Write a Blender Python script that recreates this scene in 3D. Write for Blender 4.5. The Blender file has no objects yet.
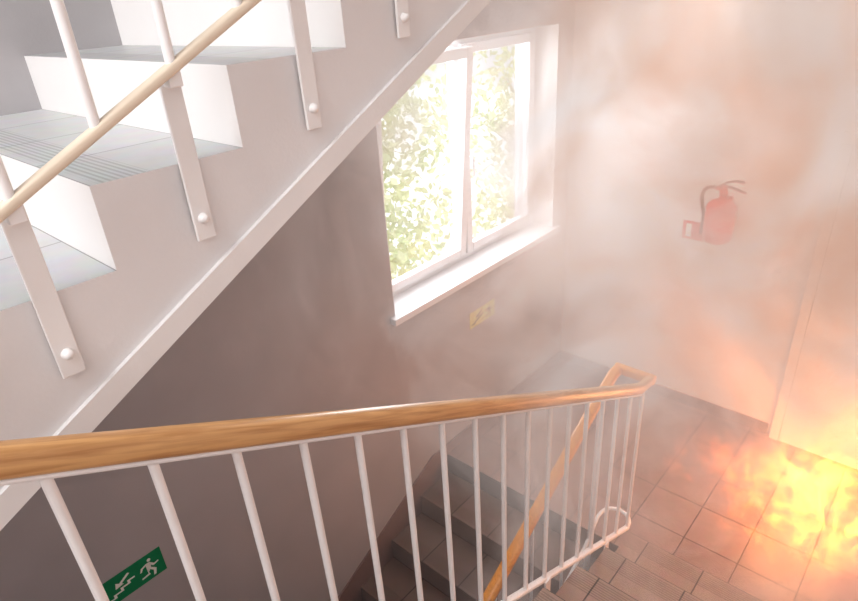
import bpy, math, random
from mathutils import Vector, Matrix
random.seed(7)
sc = bpy.context.scene
try:
    sc.view_settings.view_transform = 'Standard'
    sc.view_settings.look = 'None'
except Exception as e:
    print(e)

# ------------------------------------------------------------------ constants
RISE, RUN = 0.16, 0.31
ZL = -2.988            # half landing
ZM = ZL + 12*RISE      # main floor
ZLOW = ZL - 12*RISE    # floor below
ZU = ZM + 12*RISE      # upper half landing
YE = 2.50              # landing edge
XW, YW, XR, YB = -2.29, 4.07, 0.45, -3.2
XA0 = -0.915           # inner edge of near flight
XB1 = -1.134           # inner edge of far flights
SL = RISE/RUN

# ------------------------------------------------------------------ materials
def newmat(name):
    m = bpy.data.materials.new(name); m.use_nodes = True
    nt = m.node_tree; nt.nodes.clear()
    out = nt.nodes.new('ShaderNodeOutputMaterial')
    return m, nt, out
def N(nt, t, **kw):
    n = nt.nodes.new(t)
    for k, v in kw.items():
        if k.startswith('i_'):
            n.inputs[k[2:].replace('_', ' ')].default_value = v
        else:
            setattr(n, k, v)
    return n
def L(nt, a, b): nt.links.new(a, b)
def math_(nt, op, a, b=None, c=None, clamp=False):
    n = nt.nodes.new('ShaderNodeMath'); n.operation = op; n.use_clamp = clamp
    for i, x in enumerate((a, b, c)):
        if x is None: continue
        if isinstance(x, (int, float)): n.inputs[i].default_value = x
        else: nt.links.new(x, n.inputs[i])
    return n.outputs[0]
def smooth(nt, val, a, b, c=0.0, d=1.0):
    n = nt.nodes.new('ShaderNodeMapRange'); n.interpolation_type = 'SMOOTHSTEP'
    nt.links.new(val, n.inputs['Value'])
    n.inputs['From Min'].default_value = a; n.inputs['From Max'].default_value = b
    n.inputs['To Min'].default_value = c; n.inputs['To Max'].default_value = d
    return n.outputs['Result']

def paint(name, col, rough=0.6, var=0.06, scale=3.0, bump=0.05, bscale=120, metallic=0.0, spec=0.4):
    m, nt, out = newmat(name)
    b = N(nt, 'ShaderNodeBsdfPrincipled'); L(nt, b.outputs[0], out.inputs[0])
    b.inputs['Roughness'].default_value = rough
    b.inputs['Metallic'].default_value = metallic
    b.inputs['Specular IOR Level'].default_value = spec
    tc = N(nt, 'ShaderNodeTexCoord')
    n = N(nt, 'ShaderNodeTexNoise'); n.inputs['Scale'].default_value = scale; n.inputs['Detail'].default_value = 6
    L(nt, tc.outputs['Object'], n.inputs['Vector'])
    r = N(nt, 'ShaderNodeValToRGB')
    r.color_ramp.elements[0].position = 0.3; r.color_ramp.elements[1].position = 0.7
    r.color_ramp.elements[0].color = [c*(1-var) for c in col] + [1]
    r.color_ramp.elements[1].color = [min(1, c*(1+var)) for c in col] + [1]
    L(nt, n.outputs['Fac'], r.inputs[0]); L(nt, r.outputs[0], b.inputs['Base Color'])
    if bump:
        n2 = N(nt, 'ShaderNodeTexNoise'); n2.inputs['Scale'].default_value = bscale; n2.inputs['Detail'].default_value = 3
        L(nt, tc.outputs['Object'], n2.inputs['Vector'])
        bp = N(nt, 'ShaderNodeBump'); bp.inputs['Strength'].default_value = bump; bp.inputs['Distance'].default_value = 0.01
        L(nt, n2.outputs['Fac'], bp.inputs['Height']); L(nt, bp.outputs[0], b.inputs['Normal'])
    return m

def tile(name, c1, c2, grout, size=0.3, rough=0.35, rot=0.0, offs=(0, 0, 0), mortar=0.004, ribs=None, row=None):
    m, nt, out = newmat(name)
    b = N(nt, 'ShaderNodeBsdfPrincipled'); L(nt, b.outputs[0], out.inputs[0])
    b.inputs['Roughness'].default_value = rough
    tc = N(nt, 'ShaderNodeTexCoord')
    mp = N(nt, 'ShaderNodeMapping'); mp.inputs['Rotation'].default_value[2] = rot
    mp.inputs['Location'].default_value = offs
    L(nt, tc.outputs['Object'], mp.inputs['Vector'])
    br = N(nt, 'ShaderNodeTexBrick'); br.offset = 0.0; br.squash = 1.0
    br.inputs['Scale'].default_value = 1.0
    br.inputs['Brick Width'].default_value = size; br.inputs['Row Height'].default_value = row or size
    br.inputs['Mortar Size'].default_value = mortar; br.inputs['Mortar Smooth'].default_value = 0.2
    br.inputs['Color1'].default_value = (*c1, 1); br.inputs['Color2'].default_value = (*c2, 1)
    br.inputs['Mortar'].default_value = (*grout, 1)
    L(nt, mp.outputs[0], br.inputs['Vector'])
    n = N(nt, 'ShaderNodeTexNoise'); n.inputs['Scale'].default_value = 18; n.inputs['Detail'].default_value = 8
    L(nt, tc.outputs['Object'], n.inputs['Vector'])
    mx = N(nt, 'ShaderNodeMix', data_type='RGBA', blend_type='MULTIPLY'); mx.inputs['Factor'].default_value = 0.25
    L(nt, br.outputs['Color'], mx.inputs['A']); L(nt, n.outputs['Color'], mx.inputs['B'])
    col = mx.outputs['Result']
    h = math_(nt, 'MULTIPLY', br.outputs['Fac'], -1.0)
    if ribs is not None:
        y0, run, sgn = ribs
        sp = N(nt, 'ShaderNodeSeparateXYZ'); L(nt, tc.outputs['Object'], sp.inputs[0])
        yy = math_(nt, 'MULTIPLY', math_(nt, 'SUBTRACT', sp.outputs['Y'], y0), sgn)
        fr = math_(nt, 'FRACT', math_(nt, 'DIVIDE', yy, run))
        zone = math_(nt, 'MULTIPLY', math_(nt, 'LESS_THAN', fr, 0.36), math_(nt, 'GREATER_THAN', fr, 0.05))
        st = math_(nt, 'GREATER_THAN', math_(nt, 'SINE', math_(nt, 'MULTIPLY', yy, 2*math.pi/0.0125)), 0.1)
        k = math_(nt, 'MULTIPLY', zone, st)
        mx2 = N(nt, 'ShaderNodeMix', data_type='RGBA', blend_type='MULTIPLY')
        L(nt, math_(nt, 'MULTIPLY', k, 0.45), mx2.inputs['Factor'])
        L(nt, col, mx2.inputs['A']); mx2.inputs['B'].default_value = (0.3, 0.29, 0.28, 1)
        col = mx2.outputs['Result']
        h = math_(nt, 'ADD', h, math_(nt, 'MULTIPLY', k, -0.8))
    L(nt, col, b.inputs['Base Color'])
    bp = N(nt, 'ShaderNodeBump'); bp.inputs['Strength'].default_value = 0.5; bp.inputs['Distance'].default_value = 0.004
    L(nt, h, bp.inputs['Height']); L(nt, bp.outputs[0], b.inputs['Normal'])
    return m

def wood(name, c1, c2):
    m, nt, out = newmat(name)
    b = N(nt, 'ShaderNodeBsdfPrincipled'); L(nt, b.outputs[0], out.inputs[0])
    b.inputs['Roughness'].default_value = 0.3
    b.inputs['Coat Weight'].default_value = 0.25
    tc = N(nt, 'ShaderNodeTexCoord')
    mp0 = N(nt, 'ShaderNodeMapping'); mp0.inputs['Rotation'].default_value = (0.48, 0, 0)
    L(nt, tc.outputs['Object'], mp0.inputs['Vector'])
    mp = N(nt, 'ShaderNodeMapping'); mp.inputs['Scale'].default_value = (30, 1.6, 30)
    L(nt, mp0.outputs[0], mp.inputs['Vector'])
    n = N(nt, 'ShaderNodeTexNoise'); n.inputs['Scale'].default_value = 3.0; n.inputs['Detail'].default_value = 6
    n.inputs['Distortion'].default_value = 0.4
    L(nt, mp.outputs[0], n.inputs['Vector'])
    r = N(nt, 'ShaderNodeValToRGB')
    r.color_ramp.elements[0].position = 0.34; r.color_ramp.elements[1].position = 0.62
    r.color_ramp.elements[0].color = (*c1, 1); r.color_ramp.elements[1].color = (*c2, 1)
    L(nt, n.outputs['Fac'], r.inputs[0]); L(nt, r.outputs[0], b.inputs['Base Color'])
    return m

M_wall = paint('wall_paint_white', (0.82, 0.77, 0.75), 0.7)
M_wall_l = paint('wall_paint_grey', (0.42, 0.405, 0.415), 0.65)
M_plaster = paint('plaster_light', (0.83, 0.83, 0.84), 0.7, 0.05)
M_band = paint('plaster_edge', (0.88, 0.88, 0.88), 0.7, 0.05)
M_riser = paint('riser_tile_white', (0.92, 0.91, 0.90), 0.35, 0.02, bump=0)
M_tread_u = tile('tread_tile_grey', (0.55, 0.57, 0.58), (0.62, 0.63, 0.63), (0.3, 0.3, 0.3), 0.30, 0.4, ribs=(-0.873, RUN, 1), row=RUN, offs=(0.2, 0.873, 0), mortar=0.003)
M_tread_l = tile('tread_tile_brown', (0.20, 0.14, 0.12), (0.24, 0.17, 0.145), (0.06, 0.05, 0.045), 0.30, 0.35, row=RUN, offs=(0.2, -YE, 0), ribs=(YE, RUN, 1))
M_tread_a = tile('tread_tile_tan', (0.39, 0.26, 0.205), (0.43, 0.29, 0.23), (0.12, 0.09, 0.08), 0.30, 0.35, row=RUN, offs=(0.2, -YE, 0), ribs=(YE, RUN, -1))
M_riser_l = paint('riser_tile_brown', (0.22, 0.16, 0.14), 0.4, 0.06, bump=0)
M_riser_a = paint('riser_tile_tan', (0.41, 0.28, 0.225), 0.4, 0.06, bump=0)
M_floor = tile('landing_tile', (0.32, 0.205, 0.168), (0.36, 0.232, 0.19), (0.10, 0.065, 0.055), 0.30, 0.3, rot=0.0, offs=(0.1, -YE, 0), mortar=0.004)
M_base = paint('baseboard_tile', (0.24, 0.17, 0.16), 0.4, 0.08, bump=0)
M_wood = wood('varnished_pine', (0.46, 0.22, 0.075), (0.68, 0.39, 0.16))
M_wood2 = wood('varnished_orange_pine', (0.68, 0.24, 0.025), (0.82, 0.33, 0.045))
M_white = paint('white_enamel', (0.90, 0.90, 0.90), 0.35, 0.02, bump=0)
M_cream = paint('cream_enamel', (0.80, 0.70, 0.56), 0.4, 0.03, bump=0)
M_pvc = paint('white_pvc', (0.82, 0.82, 0.83), 0.3, 0.01, bump=0)
M_red = paint('red_enamel', (0.66, 0.02, 0.01), 0.3, 0.04, bump=0)
M_black = paint('black_rubber', (0.14, 0.02, 0.02), 0.5, 0.04, bump=0)
M_steel = paint('steel', (0.6, 0.6, 0.6), 0.3, 0.03, bump=0, metallic=0.8)
M_green = paint('sign_green', (0.005, 0.22, 0.085), 0.5, 0.02, bump=0)
M_signw = paint('sign_white', (0.85, 0.9, 0.85), 0.5, 0.01, bump=0)
M_lum = paint('sign_smoke_washed', (0.72, 0.66, 0.25), 0.5, 0.02, bump=0)  # green sign washed out by smoke haze, painted in as pale yellow
M_olive = paint('sign_olive', (0.06, 0.06, 0.015), 0.5, 0.02, bump=0)
M_door = paint('door_white', (0.84, 0.80, 0.76), 0.45, 0.02, bump=0)

m, nt, out = newmat('window_glass'); M_glass = m
tr = N(nt, 'ShaderNodeBsdfTransparent'); gl = N(nt, 'ShaderNodeBsdfGlossy'); gl.inputs['Roughness'].default_value = 0.02
mx = N(nt, 'ShaderNodeMixShader'); mx.inputs[0].default_value = 0.04; L(nt, tr.outputs[0], mx.inputs[1]); L(nt, gl.outputs[0], mx.inputs[2])
L(nt, mx.outputs[0], out.inputs[0])

m, nt, out = newmat('leaf'); M_leaf = m
df = N(nt, 'ShaderNodeBsdfDiffuse'); tl = N(nt, 'ShaderNodeBsdfTranslucent')
oi = N(nt, 'ShaderNodeTexCoord'); nn = N(nt, 'ShaderNodeTexNoise'); nn.inputs['Scale'].default_value = 1.5
L(nt, oi.outputs['Object'], nn.inputs['Vector'])
rr = N(nt, 'ShaderNodeValToRGB'); rr.color_ramp.elements[0].color = (0.70, 0.77, 0.50, 1); rr.color_ramp.elements[1].color = (0.92, 0.87, 0.64, 1)
rr.color_ramp.elements[0].position = .35; rr.color_ramp.elements[1].position = .65
L(nt, nn.outputs['Fac'], rr.inputs[0]); L(nt, rr.outputs[0], df.inputs[0]); L(nt, rr.outputs[0], tl.inputs[0])
mx = N(nt, 'ShaderNodeMixShader'); mx.inputs[0].default_value = 0.5
L(nt, df.outputs[0], mx.inputs[1]); L(nt, tl.outputs[0], mx.inputs[2]); L(nt, mx.outputs[0], out.inputs[0])
M_bark = paint('birch_bark', (0.7, 0.68, 0.62), 0.8, 0.2, 8)
M_ground = paint('paving', (0.85, 0.86, 0.82), 0.9, 0.08)

# ------------------------------------------------------------------ mesh builder
class MB:
    def __init__(s): s.v = []; s.f = []; s.m = []; s.sm = []
    def add(s, vs, fs, mi=0, sm=False):
        o = len(s.v); s.v += [tuple(v) for v in vs]
        for f in fs:
            s.f.append([i+o for i in f]); s.m.append(mi); s.sm.append(sm)
    def box(s, a, b, mi=0, mat=None):
        x0, y0, z0 = a; x1, y1, z1 = b
        vs = [Vector(p) for p in ((x0,y0,z0),(x1,y0,z0),(x1,y1,z0),(x0,y1,z0),(x0,y0,z1),(x1,y0,z1),(x1,y1,z1),(x0,y1,z1))]
        if mat: vs = [mat @ v for v in vs]
        s.add(vs, [(0,3,2,1),(4,5,6,7),(0,1,5,4),(1,2,6,5),(2,3,7,6),(3,0,4,7)], mi)
    def tube(s, pts, r, mi=0, seg=12, prof=None, up=Vector((0,0,1)), cap=True):
        pts = [Vector(p) for p in pts]; n = len(pts)
        if prof is None:
            rs = r if isinstance(r, (list, tuple)) else [r]*n
        rings = []
        for i, p in enumerate(pts):
            if i == 0: t = pts[1]-pts[0]; k = 1
            elif i == n-1: t = pts[-1]-pts[-2]; k = 1
            else:
                a = (pts[i]-pts[i-1]).normalized(); b = (pts[i+1]-pts[i]).normalized()
                t = a+b; k = 1
            t.normalize()
            u = up if abs(t.dot(up)) < 0.97 else Vector((1, 0, 0))
            sd = t.cross(u).normalized(); uu = sd.cross(t).normalized()
            if i not in (0, n-1):
                c = max(0.5, ((pts[i+1]-pts[i]).normalized()).dot(t)); k = 1/c
                bend = (pts[i+1]-pts[i]).normalized() - (pts[i]-pts[i-1]).normalized()
            ks = ku = 1
            if i not in (0, n-1) and bend.length > 1e-4:
                bd = bend.normalized(); ks = 1+(k-1)*abs(bd.dot(sd)); ku = 1+(k-1)*abs(bd.dot(uu))
            if prof:
                ring = [p + sd*a*ks + uu*b*ku for a, b in prof]
            else:
                ring = [p + (sd*math.cos(2*math.pi*j/seg)*ks + uu*math.sin(2*math.pi*j/seg)*ku)*rs[i] for j in range(seg)]
            rings.append(ring)
        m = len(rings[0]); vs = [v for rg in rings for v in rg]
        fs = [(i*m+j, i*m+(j+1) % m, (i+1)*m+(j+1) % m, (i+1)*m+j) for i in range(n-1) for j in range(m)]
        s.add(vs, fs, mi, True)
        if cap:
            s.add(rings[0], [tuple(range(m))[::-1]], mi); s.add(rings[-1], [tuple(range(m))], mi)
    def lathe(s, prof, c, mi=0, seg=32, ax=Matrix.Identity(3)):
        c = Vector(c); vs = []
        for r, h in prof:
            for j in range(seg):
                a = 2*math.pi*j/seg
                vs.append(c + ax @ Vector((r*math.cos(a), r*math.sin(a), h)))
        fs = [(i*seg+j, i*seg+(j+1) % seg, (i+1)*seg+(j+1) % seg, (i+1)*seg+j) for i in range(len(prof)-1) for j in range(seg)]
        s.add(vs, fs, mi, True)
    def extr(s, poly, x0, x1, mi=0, edge_m=None, side_m=None):
        """poly in (y,z), extruded along x"""
        n = len(poly)
        vs = [(x0, y, z) for y, z in poly] + [(x1, y, z) for y, z in poly]
        s.add(vs, [tuple(range(n))[::-1], tuple(range(n, 2*n))], mi if side_m is None else side_m)
        for i in range(n):
            j = (i+1) % n
            s.add([vs[i], vs[j], vs[j+n], vs[i+n]], [(0, 1, 2, 3)], edge_m[i] if edge_m else mi)
    def build(s, name, mats, parent=None, bevel=0, merge=False):
        me = bpy.data.meshes.new(name); me.from_pydata(s.v, [], s.f)
        for mt in mats: me.materials.append(mt)
        for i, p in enumerate(me.polygons): p.material_index = s.m[i]; p.use_smooth = s.sm[i]
        import bmesh
        bm = bmesh.new(); bm.from_mesh(me)
        if merge: bmesh.ops.remove_doubles(bm, verts=bm.verts, dist=1e-5)
        bmesh.ops.recalc_face_normals(bm, faces=bm.faces); bm.to_mesh(me); bm.free()
        ob = bpy.data.objects.new(name, me); sc.collection.objects.link(ob)
        if parent: ob.parent = parent
        if bevel:
            b = ob.modifiers.new('bevel', 'BEVEL'); b.width = bevel; b.segments = 2; b.limit_method = 'ANGLE'
        return ob
def empty(name):
    e = bpy.data.objects.new(name, None); e.empty_display_size = 0.1; sc.collection.objects.link(e); return e

# ------------------------------------------------------------------ room shell
WT = 0.35
WY0, WY1, WZ0, WZ1 = 2.13, 3.87, -1.69, -0.26
b = MB()
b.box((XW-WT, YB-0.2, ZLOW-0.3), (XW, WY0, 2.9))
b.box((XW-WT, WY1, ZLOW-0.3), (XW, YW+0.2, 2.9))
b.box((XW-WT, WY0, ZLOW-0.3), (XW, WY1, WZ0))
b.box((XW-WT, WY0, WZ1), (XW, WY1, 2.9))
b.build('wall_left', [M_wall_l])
b = MB(); b.box((XW, YW, ZLOW-0.3), (XR+0.2, YW+0.2, 2.9)); b.build('wall_end', [M_wall])
b = MB(); b.box((XR, YB-0.2, ZLOW-0.3), (XR+0.2, YW, 2.9)); b.build('wall_right', [M_wall])
b = MB(); b.box((XW, YB-0.2, ZLOW-0.3), (XR, YB, 2.9)); b.build('wall_back', [M_wall])
b = MB(); b.box((XW, YB, 2.7), (XR, YW, 2.9)); b.build('ceiling', [M_wall])
b = MB(); b.box((XW, YB, ZLOW-0.2), (XR, YW, ZLOW)); b.build('floor', [M_floor])
b = MB(); b.box((XW+0.001, YE+0.0005, ZL-0.2), (XR-0.001, YW-0.002, ZL)); b.build('half_landing', [M_floor])
b = MB(); b.box((XW, YB, ZM-0.2), (XR, YE-11*RUN-0.02, ZM)); b.build('upper_floor_landing', [M_floor])
b = MB(); b.box((XW+0.001, YE+0.04, ZU-0.2), (XR-0.001, YW-0.002, ZU)); b.build('upper_half_landing', [M_plaster])

# ------------------------------------------------------------------ flights
def flight(name, x0, x1, y0, z0, d, n, soff, mats, band=None):
    pts = []; em = []
    for k in range(n):
        pts.append((y0+d*k*RUN, z0+k*RISE)); em.append(1)
        if k < n-1:
            pts.append((y0+d*k*RUN, z0+(k+1)*RISE)); em.append(2)
    pts.append((y0+d*(n-1)*RUN, z0+n*RISE)); em.append(0)
    ye = y0+d*(n-1)*RUN
    pts.append((ye, z0+(n-1)*RISE-soff)); em.append(0)
    pts.append((y0, z0-0.18)); em.append(0)
    b = MB(); b.extr(pts, x0, x1, 0, em, 0)
    if band:
        bx0, bx1 = band
        bp = [(y0, z0-soff), (ye, z0+(n-1)*RISE-soff), (ye, z0+(n-1)*RISE-soff+0.055), (y0, z0-soff+0.055)]
        b.extr(bp, bx0, bx1, 3)
    return b.build(name, mats)
flight('stair_flight', XW+0.001, XB1, -0.873, ZM, 1, 12, 0.212, [M_plaster, M_riser, M_tread_u, M_band], band=(XB1-0.3, XB1+0.012))
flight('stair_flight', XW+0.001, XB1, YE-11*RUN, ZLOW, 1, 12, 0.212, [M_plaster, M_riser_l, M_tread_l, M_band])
flight('stair_flight', XA0, XR-0.001, YE, ZL, -1, 12, 0.212, [M_plaster, M_riser_a, M_tread_a, M_band])

# baseboards
b = MB(); b.box((XW, YW-0.012, ZL), (-0.60, YW, ZL+0.085)); b.box((0.40, YW-0.012, ZL), (XR, YW, ZL+0.085)); b.build('baseboard_end', [M_base])
b = MB()
b.box((XW, YE-0.05, ZL), (XW+0.012, YW-0.012, ZL+0.085))
y1 = YE-0.05; y0 = YE-11*RUN
b.extr([(y0, ZL-(YE-y0)*SL-0.35), (y1, ZL-0.2), (y1+0.0, ZL+0.085), (YE-0.16, ZL+0.085-0.0), (y0, ZL+0.085-(YE-0.16-y0)*SL)], XW, XW+0.012)
b.build('baseboard_left', [M_base])

# ------------------------------------------------------------------ railings
def rrect(w, h, r=0.4, n=20):
    out = []
    for i in range(n):
        a = 2*math.pi*i/n
        c, s_ = math.cos(a), math.sin(a)
        e = 0.62
        out.append((w/2*math.copysign(abs(c)**e, c), h/2*math.copysign(abs(s_)**e, s_)))
    return out
# near flight railing
XRA = -0.95
def hzA(y): return -0.834-0.524*(y-0.568)
def noseA(y): return ZL+RISE+(YE-y)*SL
railA = empty('stair_railing')
b = MB()
XL = -1.12
def hzB(y): return -1.85-0.555*(2.54-y)
b.tube([(XRA, -1.05, hzA(-1.05)), (XRA, -0.5, hzA(-0.5)), (XRA, 0.3, hzA(0.3)), (XRA, 1.2, hzA(1.2)), (XRA, 2.2, hzA(2.2)), (XRA, 2.50, hzA(2.50)), (XRA, 2.60, -1.86), (XRA-0.002, 2.61, -1.86)],
       0, 0, prof=rrect(0.044, 0.054))
b.build('handrail', [M_wood], railA)
b = MB()
ys = [0.568+0.152*k for k in range(-10, 14)][::-1]
for y in ys:
    b.tube([(XRA, y, noseA(y)), (XRA, y, hzA(y)-0.02)], 0.0095, seg=12)
b.build('balusters', [M_white], railA)
b = MB()
b.tube([(XRA, -0.98, noseA(-0.98)-0.005), (XRA, 2.55, noseA(2.55)-0.005)], 0, prof=rrect(0.03, 0.022))
b.tube([(XRA, -0.98, hzA(-0.98)-0.034), (XRA, 2.5, hzA(2.5)-0.034)], 0, prof=[(-0.014,-0.004),(0.014,-0.004),(0.014,0.004),(-0.014,0.004)])
b.build('bottom_rail', [M_white], railA)
b = MB()
for i, y in enumerate(ys[2::4]):
    z = noseA(y)
    b.box((XRA+0.012, y-0.02, z-0.25), (XRA+0.022, y+0.02, z))
    b.lathe([(0.0, 0.012), (0.008, 0.012), (0.011, 0.004), (0.011, 0)], (XRA+0.012, y, z-0.2), seg=16, ax=Matrix.Rotation(-math.pi/2, 3, 'Y'))
b.build('brackets', [M_white], railA)

# lower flight railing
railB = empty('stair_railing')
def noseB(y): return ZL-(YE-y)*SL
b = MB()
b.tube([(XRA+0.022, 2.625, -1.86), (XL-0.022, 2.625, -1.86)], 0, prof=rrect(0.05, 0.05))
b.tube([(XL, 2.63, -1.86), (XL, 2.55, -1.86), (XL, 2.3, hzB(2.3)), (XL, 1.0, hzB(1.0)), (XL, -0.9, hzB(-0.9))], 0, prof=rrect(0.055, 0.05))
b.build('handrail', [M_wood2], railB)
b = MB()
y = 2.42
while y > -0.9:
    b.tube([(XL, y, noseB(y)+0.05), (XL, y, hzB(y)-0.015)], 0.0085, seg=10); y -= 0.31
b.build('balusters', [M_white], railB)
b = MB()
zr = noseA(2.55)-0.005
loop = [(XRA, 2.55, zr)]
for i in range(9):
    a = math.pi*i/8
    loop.append((-1.035+0.085*math.cos(a), 2.56+0.085*math.sin(a), zr+0.0))
loop.append((XL, 2.52, zr)); loop.append((XL, 2.40, noseB(2.4)+0.06)); loop.append((XL, -0.9, noseB(-0.9)+0.06))
b.tube(loop, 0.011, seg=10)
for yy in (2.42, 1.8, 1.18, 0.56, -0.06, -0.68):
    b.box((XL-0.012, yy-0.02, noseB(yy)-0.2), (XL-0.004, yy+0.02, noseB(yy)+0.06))
b.build('bottom_rail', [M_white], railB)

# upper flight railing
railC = empty('stair_railing')
XC = -1.10
def noseC(y): return ZM+RISE+(y+0.873)*SL
b = MB(); b2 = MB(); b3 = MB()
y = 0.239-4*0.31+0.155; k = 1
while y < 2.5:
    zr = noseC(y)+0.075
    b.tube([(XC, y, zr), (XC, y, zr+0.93)], 0.0095, seg=12)
    if k % 2 == 0:
        b2.box((XC-0.034+0.006, y-0.020, noseC(y)-0.25), (XC-0.034+0.014, y+0.020, zr+0.0))
        b2.box((XC-0.022, y-0.013, zr-0.03), (XC+0.004, y+0.013, zr-0.0))
        b3.lathe([(0.0, 0.014), (0.007, 0.013), (0.010, 0.006), (0.011, 0)], (XC-0.02, y, noseC(y)-0.205), seg=18, ax=Matrix.Rotation(math.pi/2, 3, 'Y'))
    y += 0.155; k += 1
b.build('balusters', [M_white], railC)
b2.build('brackets', [M_white], railC, bevel=0.002)
b3.build('bolts', [M_white], railC)
b = MB()
b.tube([(XC, -0.95, noseC(-0.95)+0.078), (XC, 2.5, noseC(2.5)+0.078)], 0, prof=rrect(0.026, 0.020))
b.build('bottom_rail', [M_cream], railC)
b = MB()
b.tube([(XC, -0.95, noseC(-0.95)+1.02), (XC, 2.5, noseC(2.5)+1.02)], 0, prof=rrect(0.046, 0.056))
b.build('handrail', [M_wood], railC)

# ------------------------------------------------------------------ window
win = empty('window_1')
XG = -2.50; FR = 0.055
b = MB()
b.box((XG-0.03, WY0, WZ0), (XG+0.03, WY0+FR, WZ1)); b.box((XG-0.03, WY1-FR, WZ0), (XG+0.03, WY1, WZ1))
b.box((XG-0.03, WY0+FR, WZ0), (XG+0.03, WY1-FR, WZ0+FR)); b.box((XG-0.03, WY0+FR, WZ1-FR), (XG+0.03, WY1-FR, WZ1))
YMID = (WY0+WY1)/2+0.01
b.box((XG-0.03, YMID-0.03, WZ0+FR), (XG+0.03, YMID+0.03, WZ1-FR))
b.build('frame', [M_pvc], win, bevel=0.004)
def sash(y0, y1, name, tilt):
    z0, z1 = WZ0+FR-0.01, WZ1-FR+0.01
    S = 0.06
    R = Matrix.Translation((XG+0.03, 0, z0)) @ Matrix.Rotation(tilt, 4, 'Y') @ Matrix.Translation((-XG-0.03, 0, -z0))
    b = MB()
    x0, x1 = XG+0.005, XG+0.055
    b.box((x0, y0, z0), (x1, y0+S, z1), mat=R); b.box((x0, y1-S, z0), (x1, y1, z1), mat=R)
    b.box((x0, y0+S, z0), (x1, y1-S, z0+S), mat=R); b.box((x0, y0+S, z1-S), (x1, y1-S, z1), mat=R)
    b.build(name+'_sash', [M_pvc], win, bevel=0.006)
    g = MB(); g.add([R @ Vector((XG+0.03, y, z)) for y, z in ((y0+S, z0+S), (y1-S, z0+S), (y1-S, z1-S), (y0+S, z1-S))], [(0,1,2,3)])
    g.build(name+'_glass', [M_glass], win)
    return R
R1 = sash(WY0+FR-0.01, YMID-0.012, 'left', math.radians(5.0))
sash(YMID+0.012, WY1-FR+0.01, 'right', 0)
b = MB()
hy = YMID+0.04; hz = -0.98
b.box((XG+0.055, hy-0.014, hz-0.035), (XG+0.067, hy+0.014, hz+0.035)); b.tube([(XG+0.067, hy, hz), (XG+0.10, hy, hz), (XG+0.105, hy, hz-0.02), (XG+0.105, hy, hz-0.12)], 0.009)
b.build('handle', [M_pvc], win)
b = MB()
b.box((XG+0.02, WY0, WZ0-0.001), (XW, WY1, WZ0+0.004)); b.box((XW, WY0-0.04, WZ0-0.036), (XW+0.045, WY1+0.05, WZ0+0.004))
b.build('sill', [M_pvc], win, bevel=0.003)
b = MB()   # white plaster reveals
b.box((XG+0.03, WY1-0.004, WZ0), (XW+0.001, WY1+0.0, WZ1)); b.box((XG+0.03, WY0, WZ0), (XW+0.001, WY0+0.004, WZ1)); b.box((XG+0.03, WY0, WZ1-0.004), (XW+0.001, WY1, WZ1))
b.build('reveal', [M_band], win)

# ------------------------------------------------------------------ door
door = empty('door_1')
DX0, DX1, DT = -0.575, 0.38, ZL+2.08
b = MB()
b.box((DX0, YW-0.05, ZL), (DX0+0.06, YW, DT)); b.box((DX1-0.06, YW-0.05, ZL), (DX1, YW, DT)); b.box((DX0, YW-0.05, DT-0.0), (DX1, YW, DT+0.06))
b.build('frame', [M_door], door, bevel=0.004)
b = MB()
b.box((DX0+0.062, YW-0.052, ZL+0.006), (DX1-0.062, YW-0.01, DT))
b.build('leaf', [M_door], door, bevel=0.002)
b = MB(); hx = DX1-0.14
b.tube([(hx, YW-0.05, ZL+1.03), (hx, YW-0.10, ZL+1.03), (hx-0.02, YW-0.105, ZL+1.03), (hx-0.12, YW-0.105, ZL+1.03)], 0.009)
b.box((hx-0.02, YW-0.06, ZL+0.93), (hx+0.02, YW-0.05, ZL+1.08))
b.build('door_handle', [M_steel], door)

# ------------------------------------------------------------------ fire extinguisher
ext = empty('fire_extinguisher')
ex, ey, ez = -1.12, YW-0.115, -1.59
b = MB()
r = 0.09; H = 0.30
prof = [(0, 0.0), (0.055, 0.0), (0.07, 0.008), (r, 0.03), (r, H-0.07)]
for i in range(1, 9):
    a = math.pi/2*i/8
    prof.append((0.022+(r-0.022)*math.cos(a), H-0.07+0.06*math.sin(a)))
prof += [(0.022, H+0.02), (0, H+0.02)]
b.lathe(prof, (ex, ey, ez))
b.build('cylinder', [M_red], ext)
b = MB(); b.lathe([(r+0.0015, 0.08), (r+0.0015, 0.20)], (ex, ey, ez)); b.build('label', [paint('label_pink', (0.72, 0.10, 0.07), 0.4, 0.15, 30, bump=0)], ext)
b = MB(); b.lathe([(0, 0), (0.026, 0), (0.026, 0.03), (0.018, 0.04), (0.018, 0.065), (0, 0.065)], (ex, ey, ez+H+0.015), seg=20)
b.tube([(ex-0.018, ey, ez+H+0.055), (ex-0.045, ey, ez+H+0.055)], 0.012)
b.tube([(ex, ey-0.015, ez+H+0.05), (ex, ey-0.03, ez+H+0.05)], [0.016, 0.016])
b.build('valve', [M_red], ext)
b = MB()
z = ez+H+0.06
b.tube([(ex-0.02, ey, z), (ex+0.03, ey, z+0.015), (ex+0.09, ey, z-0.002), (ex+0.13, ey, z-0.012)], 0, prof=rrect(0.026, 0.012))
b.tube([(ex-0.03, ey, z+0.01), (ex+0.01, ey, z+0.04), (ex+0.06, ey, z+0.055), (ex+0.11, ey, z+0.052)], 0, prof=rrect(0.026, 0.012))
b.build('lever', [M_black], ext)
b = MB()
hp = []
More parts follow.
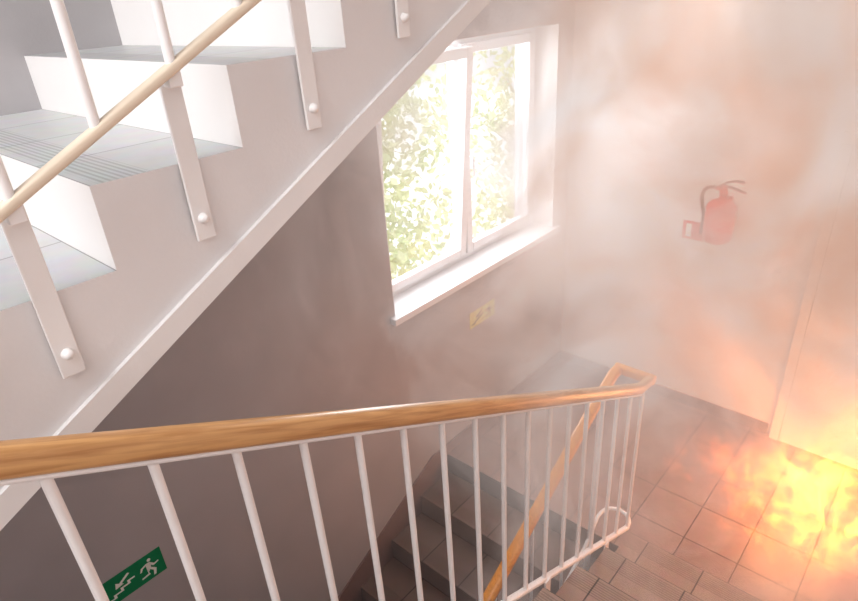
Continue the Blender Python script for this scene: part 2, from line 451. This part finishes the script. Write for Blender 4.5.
P = [(-0.045, 0, 0.355), (-0.075, -0.005, 0.36), (-0.108, -0.01, 0.345), (-0.124, -0.012, 0.31), (-0.12, -0.012, 0.26), (-0.110, -0.008, 0.21), (-0.102, 0, 0.16), (-0.102, 0, 0.10)]
for i in range(len(P)-1):
    p0 = Vector(P[max(i-1, 0)]); p1 = Vector(P[i]); p2 = Vector(P[i+1]); p3 = Vector(P[min(i+2, len(P)-1)])
    for j in range(5):
        t = j/5; hp.append(0.5*((2*p1)+(-p0+p2)*t+(2*p0-5*p1+4*p2-p3)*t*t+(-p0+3*p1-3*p2+p3)*t**3))
hp.append(Vector(P[-1])); hp = [h+Vector((ex, ey, ez)) for h in hp]
b.tube(hp, 0.011, up=Vector((0, 1, 0)))
b.tube([hp[-1], hp[-1]+Vector((0, 0, -0.06))], [0.011, 0.016])
b.build('hose', [M_black], ext)
b = MB()
b.box((ex-0.03, ey+r-0.002, ez+0.12), (ex+0.03, YW, ez+0.28)); b.lathe([(r+0.004, 0.225), (r+0.004, 0.24)], (ex, ey, ez))
b.build('wall_bracket', [M_red], ext)

# extinguisher sign plate
b = MB()
sx, sz = -1.31, -1.585
b.box((sx-0.07, YW-0.005, sz-0.065), (sx+0.07, YW, sz+0.065), 0)
b.box((sx-0.046, YW-0.0065, sz-0.045), (sx-0.012, YW-0.005, sz+0.045), 1)
b.build('fire_extinguisher_sign', [M_red, M_signw])

# ------------------------------------------------------------------ exit signs
def exit_sign(cy, cz, w, h, mats):
    b = MB(); x = XW
    b.box((x, cy-w/2, cz-h/2), (x+0.004, cy+w/2, cz+h/2), 0)
    def P(poly):
        x2 = x+0.0052
        vs = [(x2, cy+u*w/2, cz+v*h/2) for u, v in poly]
        b.add(vs, [tuple(range(len(vs)))], 1)
    cx_, cz_ = 0.58, 0.58
    P([(cx_+0.06*math.cos(a*math.pi/6), cz_+0.13*math.sin(a*math.pi/6)) for a in range(12)])
    P([(0.44, 0.42), (0.60, 0.40), (0.58, -0.12), (0.44, -0.12)])
    P([(0.46, 0.42), (0.28, 0.28), (0.22, -0.02), (0.28, -0.02), (0.34, 0.18), (0.46, 0.28)])
    P([(0.58, 0.40), (0.70, 0.10), (0.84, 0.16), (0.84, 0.04), (0.66, -0.05), (0.56, 0.2)])
    P([(0.44, -0.10), (0.56, -0.10), (0.44, -0.42), (0.22, -0.50), (0.22, -0.62), (0.50, -0.56)])
    P([(0.50, -0.10), (0.60, -0.10), (0.72, -0.36), (0.66, -0.80), (0.58, -0.80), (0.62, -0.40)])
    # arrow pointing down-left
    P([(-0.10, 0.72), (-0.04, 0.60), (-0.36, 0.18), (-0.42, 0.30)])
    P([(-0.55, 0.02), (-0.50, 0.48), (-0.28, 0.12)])
    # stairs
    P([(-0.9, -0.62), (-0.9, -0.50), (-0.66, -0.50), (-0.66, -0.28), (-0.42, -0.28), (-0.42, -0.06), (-0.18, -0.06), (-0.18, 0.16), (0.06, 0.16),
       (0.06, 0.04), (-0.10, 0.04), (-0.10, -0.18), (-0.34, -0.18), (-0.34, -0.40), (-0.58, -0.40), (-0.58, -0.62)])
    return b.build('emergency_exit_sign', mats)
exit_sign(0.405, -2.225, 0.28, 0.14, [M_green, M_signw])
exit_sign(2.96, -2.045, 0.28, 0.12, [M_lum, M_olive])

# ------------------------------------------------------------------ outside
b = MB(); b.box((-40, -20, -8.2), (-2.9, 45, -8.0)); b.build('ground', [M_ground])
def tree(px, py, rad, zc, n):
    b = MB()
    trunk = [(px, py, -8), (px+0.1, py, -5), (px-0.05, py+0.1, -2), (px, py, 0.8)]
    b.tube(trunk, [0.16, 0.13, 0.08, 0.03], 1)
    tips = []
    for i in range(26):
        z = -5.0+5.6*i/26; a = random.uniform(0, 6.28); l = rad*random.uniform(0.6, 1)
        p0 = Vector((px, py, z)); p1 = p0+Vector((math.cos(a)*l*0.5, math.sin(a)*l*0.5, 0.5)); p2 = p0+Vector((math.cos(a)*l, math.sin(a)*l, 0.3))
        b.tube([p0, p1, p2], [0.035, 0.02, 0.006], 1, seg=6); tips += [p1, p2, (p1+p2)/2, (p0+p1)/2]
    for i in range(n):
        c = random.choice(tips); q = Vector([random.gauss(0, 0.42) for _ in range(3)])
        p = c+q; s = random.uniform(0.05, 0.10)
        d1 = Vector([random.gauss(0, 1) for _ in range(3)]).normalized(); d2 = d1.cross(Vector([random.gauss(0, 1) for _ in range(3)])).normalized()
        b.add([p-d1*s, p+d2*s*0.55, p+d1*s, p-d2*s*0.55], [(0, 1, 2, 3)], 0)
    b.build('tree', [M_leaf, M_bark])
tree(-7.2, 5.2, 2.2, -2, 14000)
tree(-6.6, 9.8, 1.6, -2, 5000)

# ------------------------------------------------------------------ smoke
m, nt, out = newmat('smoke_volume'); M_smoke = m
tc = N(nt, 'ShaderNodeTexCoord'); sp = N(nt, 'ShaderNodeSeparateXYZ'); L(nt, tc.outputs['Object'], sp.inputs[0])
n1 = N(nt, 'ShaderNodeTexNoise'); n1.inputs['Scale'].default_value = 1.25; n1.inputs['Detail'].default_value = 6; n1.inputs['Roughness'].default_value = 0.62; n1.inputs['Distortion'].default_value = 0.9
L(nt, tc.outputs['Object'], n1.inputs['Vector'])
base = smooth(nt, n1.outputs['Fac'], 0.49, 0.60)
my = smooth(nt, sp.outputs['Y'], 0.7, 3.1)
mz = smooth(nt, sp.outputs['Z'], -2.7, -0.9, 0.32, 1.25)
mxx = smooth(nt, sp.outputs['X'], -2.3, -1.2, 1.0, 1.1)
# thinner pockets in front of the extinguisher and under the window
vd_ = N(nt, 'ShaderNodeVectorMath', operation='DISTANCE'); L(nt, tc.outputs['Object'], vd_.inputs[0]); vd_.inputs[1].default_value = (-0.98, 3.45, -1.25)
clr = smooth(nt, vd_.outputs['Value'], 0.45, 1.25, 0.13, 1.0)
ve_ = N(nt, 'ShaderNodeVectorMath', operation='DISTANCE'); L(nt, tc.outputs['Object'], ve_.inputs[0]); ve_.inputs[1].default_value = (-1.85, 2.35, -1.75)
clr2 = smooth(nt, ve_.outputs['Value'], 0.5, 1.15, 0.12, 1.0)
clr = math_(nt, 'MULTIPLY', clr, clr2)
d = math_(nt, 'MULTIPLY', math_(nt, 'MULTIPLY', math_(nt, 'ADD', base, 0.075), my), math_(nt, 'MULTIPLY', mz, mxx))
dens = math_(nt, 'MULTIPLY', math_(nt, 'MULTIPLY', d, clr), 2.6)
# brown soot toward the upper right part, whiter near the window
n3 = N(nt, 'ShaderNodeTexNoise'); n3.inputs['Scale'].default_value = 1.6; n3.inputs['Detail'].default_value = 4; n3.inputs['Distortion'].default_value = 0.8
mo = N(nt, 'ShaderNodeMapping'); mo.inputs['Location'].default_value = (5.3, 1.7, 2.2); L(nt, tc.outputs['Object'], mo.inputs['Vector']); L(nt, mo.outputs[0], n3.inputs['Vector'])
brown = smooth(nt, n3.outputs['Fac'], 0.38, 0.58)
zone = math_(nt, 'MULTIPLY', smooth(nt, sp.outputs['X'], -2.0, -0.7, 0.3, 1.0), smooth(nt, sp.outputs['Z'], -2.4, -0.7, 0.5, 1.0))
soot = math_(nt, 'MULTIPLY', zone, brown, clamp=True)
cm = N(nt, 'ShaderNodeMix', data_type='RGBA'); L(nt, soot, cm.inputs['Factor'])
cm.inputs['A'].default_value = (0.95, 0.87, 0.84, 1); cm.inputs['B'].default_value = (0.50, 0.31, 0.215, 1)
sca = N(nt, 'ShaderNodeVolumeScatter'); sca.inputs['Anisotropy'].default_value = 0.0
L(nt, cm.outputs['Result'], sca.inputs['Color'])
L(nt, dens, sca.inputs['Density'])
ab = N(nt, 'ShaderNodeVolumeAbsorption'); ab.inputs['Color'].default_value = (0.71, 0.44, 0.30, 1)
L(nt, math_(nt, 'MULTIPLY', math_(nt, 'MULTIPLY', dens, soot), 0.85), ab.inputs['Density'])
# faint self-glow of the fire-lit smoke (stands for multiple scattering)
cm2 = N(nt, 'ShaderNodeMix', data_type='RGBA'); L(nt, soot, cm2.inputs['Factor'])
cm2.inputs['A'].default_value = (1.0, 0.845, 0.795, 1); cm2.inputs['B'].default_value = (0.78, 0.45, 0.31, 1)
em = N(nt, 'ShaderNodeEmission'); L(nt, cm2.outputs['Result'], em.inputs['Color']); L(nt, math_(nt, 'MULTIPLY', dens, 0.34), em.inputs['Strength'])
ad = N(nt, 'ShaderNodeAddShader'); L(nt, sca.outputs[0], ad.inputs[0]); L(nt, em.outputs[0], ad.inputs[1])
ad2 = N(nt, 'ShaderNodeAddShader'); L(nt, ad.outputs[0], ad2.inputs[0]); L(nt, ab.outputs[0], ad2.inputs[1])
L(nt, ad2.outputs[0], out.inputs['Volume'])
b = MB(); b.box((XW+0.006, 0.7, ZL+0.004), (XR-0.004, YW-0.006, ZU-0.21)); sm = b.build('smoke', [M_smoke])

# ------------------------------------------------------------------ fire
m, nt, out = newmat('fire_volume')
tc = N(nt, 'ShaderNodeTexCoord')
n1 = N(nt, 'ShaderNodeTexNoise'); n1.inputs['Scale'].default_value = 2.6; n1.inputs['Detail'].default_value = 4
mp = N(nt, 'ShaderNodeMapping'); mp.inputs['Scale'].default_value = (1, 1, 0.5); L(nt, tc.outputs['Object'], mp.inputs['Vector']); L(nt, mp.outputs[0], n1.inputs['Vector'])
vs = N(nt, 'ShaderNodeVectorMath', operation='SUBTRACT'); L(nt, n1.outputs['Color'], vs.inputs[0]); vs.inputs[1].default_value = (0.5, 0.5, 0.5)
vm = N(nt, 'ShaderNodeVectorMath', operation='SCALE'); L(nt, vs.outputs[0], vm.inputs[0]); vm.inputs['Scale'].default_value = 1.0
va = N(nt, 'ShaderNodeVectorMath', operation='ADD'); L(nt, tc.outputs['Object'], va.inputs[0]); L(nt, vm.outputs[0], va.inputs[1])
vd = N(nt, 'ShaderNodeVectorMath', operation='DIVIDE'); L(nt, va.outputs[0], vd.inputs[0]); vd.inputs[1].default_value = (0.84, 0.50, 0.54)
vl = N(nt, 'ShaderNodeVectorMath', operation='LENGTH'); L(nt, vd.outputs[0], vl.inputs[0])
inten = math_(nt, 'SUBTRACT', 1.0, vl.outputs['Value'], clamp=True)
n2 = N(nt, 'ShaderNodeTexNoise'); n2.inputs['Scale'].default_value = 4.6; n2.inputs['Detail'].default_value = 4; n2.inputs['Distortion'].default_value = 2.2
L(nt, mp.outputs[0], n2.inputs['Vector'])
tex = smooth(nt, n2.outputs['Fac'], 0.45, 0.61, 0.03, 1.0)
I = math_(nt, 'MULTIPLY', inten, tex)
r = N(nt, 'ShaderNodeValToRGB'); L(nt, I, r.inputs[0])
r.color_ramp.elements[0].position = 0.0; r.color_ramp.elements[0].color = (1, 0.14, 0.008, 1)
r.color_ramp.elements[1].position = 0.6; r.color_ramp.elements[1].color = (1, 0.38, 0.035, 1)
em = N(nt, 'ShaderNodeEmission'); L(nt, r.outputs[0], em.inputs['Color']); L(nt, math_(nt, 'MULTIPLY', math_(nt, 'POWER', I, 1.25), 37.0), em.inputs['Strength'])
L(nt, em.outputs[0], out.inputs['Volume'])
b = MB(); b.box((-0.97, -0.75, -0.0), (0.51, 0.5, 0.85)); fo = b.build('fire', [m]); fo.location = (-0.07, 3.42, ZL+0.006)

# ------------------------------------------------------------------ lights
def light(name, typ, loc, energy, col=(1, 1, 1), size=None, rot=None, target=None, size_y=None):
    ld = bpy.data.lights.new(name, typ); ld.energy = energy; ld.color = col
    if typ == 'AREA':
        ld.size = size
        if size_y: ld.shape = 'RECTANGLE'; ld.size_y = size_y
    if typ == 'POINT' and size: ld.shadow_soft_size = size
    o = bpy.data.objects.new(name, ld); sc.collection.objects.link(o); o.location = loc
    if target is not None: o.rotation_euler = (Vector(target)-Vector(loc)).to_track_quat('-Z', 'Y').to_euler()
    return o
b = MB(); b.box((-1.6, -2.2, 2.62), (-0.2, -1.2, 2.7)); b.build('fill_lamp_box', [M_white])  # added box to house the fill light below, out of view
light('stair_fill_light', 'AREA', (-0.9, -1.7, 2.6), 165, (0.98, 0.99, 1.0), 1.3, target=(-0.9, -1.5, -1), size_y=0.9)  # added fill from above and behind the camera, brightens the upper flight
light('lower_fill_light', 'AREA', (-0.9, -2.4, ZM-0.25), 15, (0.76, 0.86, 1.0), 0.8, target=(-1.2, -1.0, -3.5))  # added unseen fill under the main floor, lifts the lower left wall
light('landing_fill_light', 'AREA', (-0.9, 3.2, ZU-0.24), 34, (1.0, 0.84, 0.75), 1.0, target=(-0.9, 3.2, -3), size_y=0.8)  # added unseen fill under the soffit, brightens smoke and end wall
light('fire_light', 'POINT', (-0.2, 3.40, ZL+0.45), 38, (1.0, 0.36, 0.12), 0.25)
light('window_daylight', 'AREA', (-2.75, 3.0, -0.95), 58, (0.97, 0.97, 1.0), 1.7, target=(-1.0, 3.2, -1.4), size_y=1.4)
sun = light('sun', 'SUN', (-6, 0, 6), 3.4, (1.0, 0.98, 0.94), target=(-6-0.25, 0+0.35, 6-0.9)); sun.data.angle = 0.02

w = bpy.data.worlds.new('world'); sc.world = w; w.use_nodes = True
nt = w.node_tree; bg = nt.nodes['Background']; bg.inputs['Color'].default_value = (0.96, 0.98, 1.0, 1); bg.inputs['Strength'].default_value = 1.25

# ------------------------------------------------------------------ camera
cd = bpy.data.cameras.new('camera'); cam = bpy.data.objects.new('camera', cd); sc.collection.objects.link(cam)
Rm = Matrix(((0.7479, -0.2614, 0.6102), (0.6610, 0.3796, -0.6472), (-0.0624, 0.8875, 0.4565)))
q = Rm.to_quaternion(); q.normalize()
cam.rotation_mode = 'QUATERNION'; cam.rotation_quaternion = q
cd.sensor_width = 36; cd.lens = 607/858*36; cd.clip_start = 0.02
sc.camera = cam
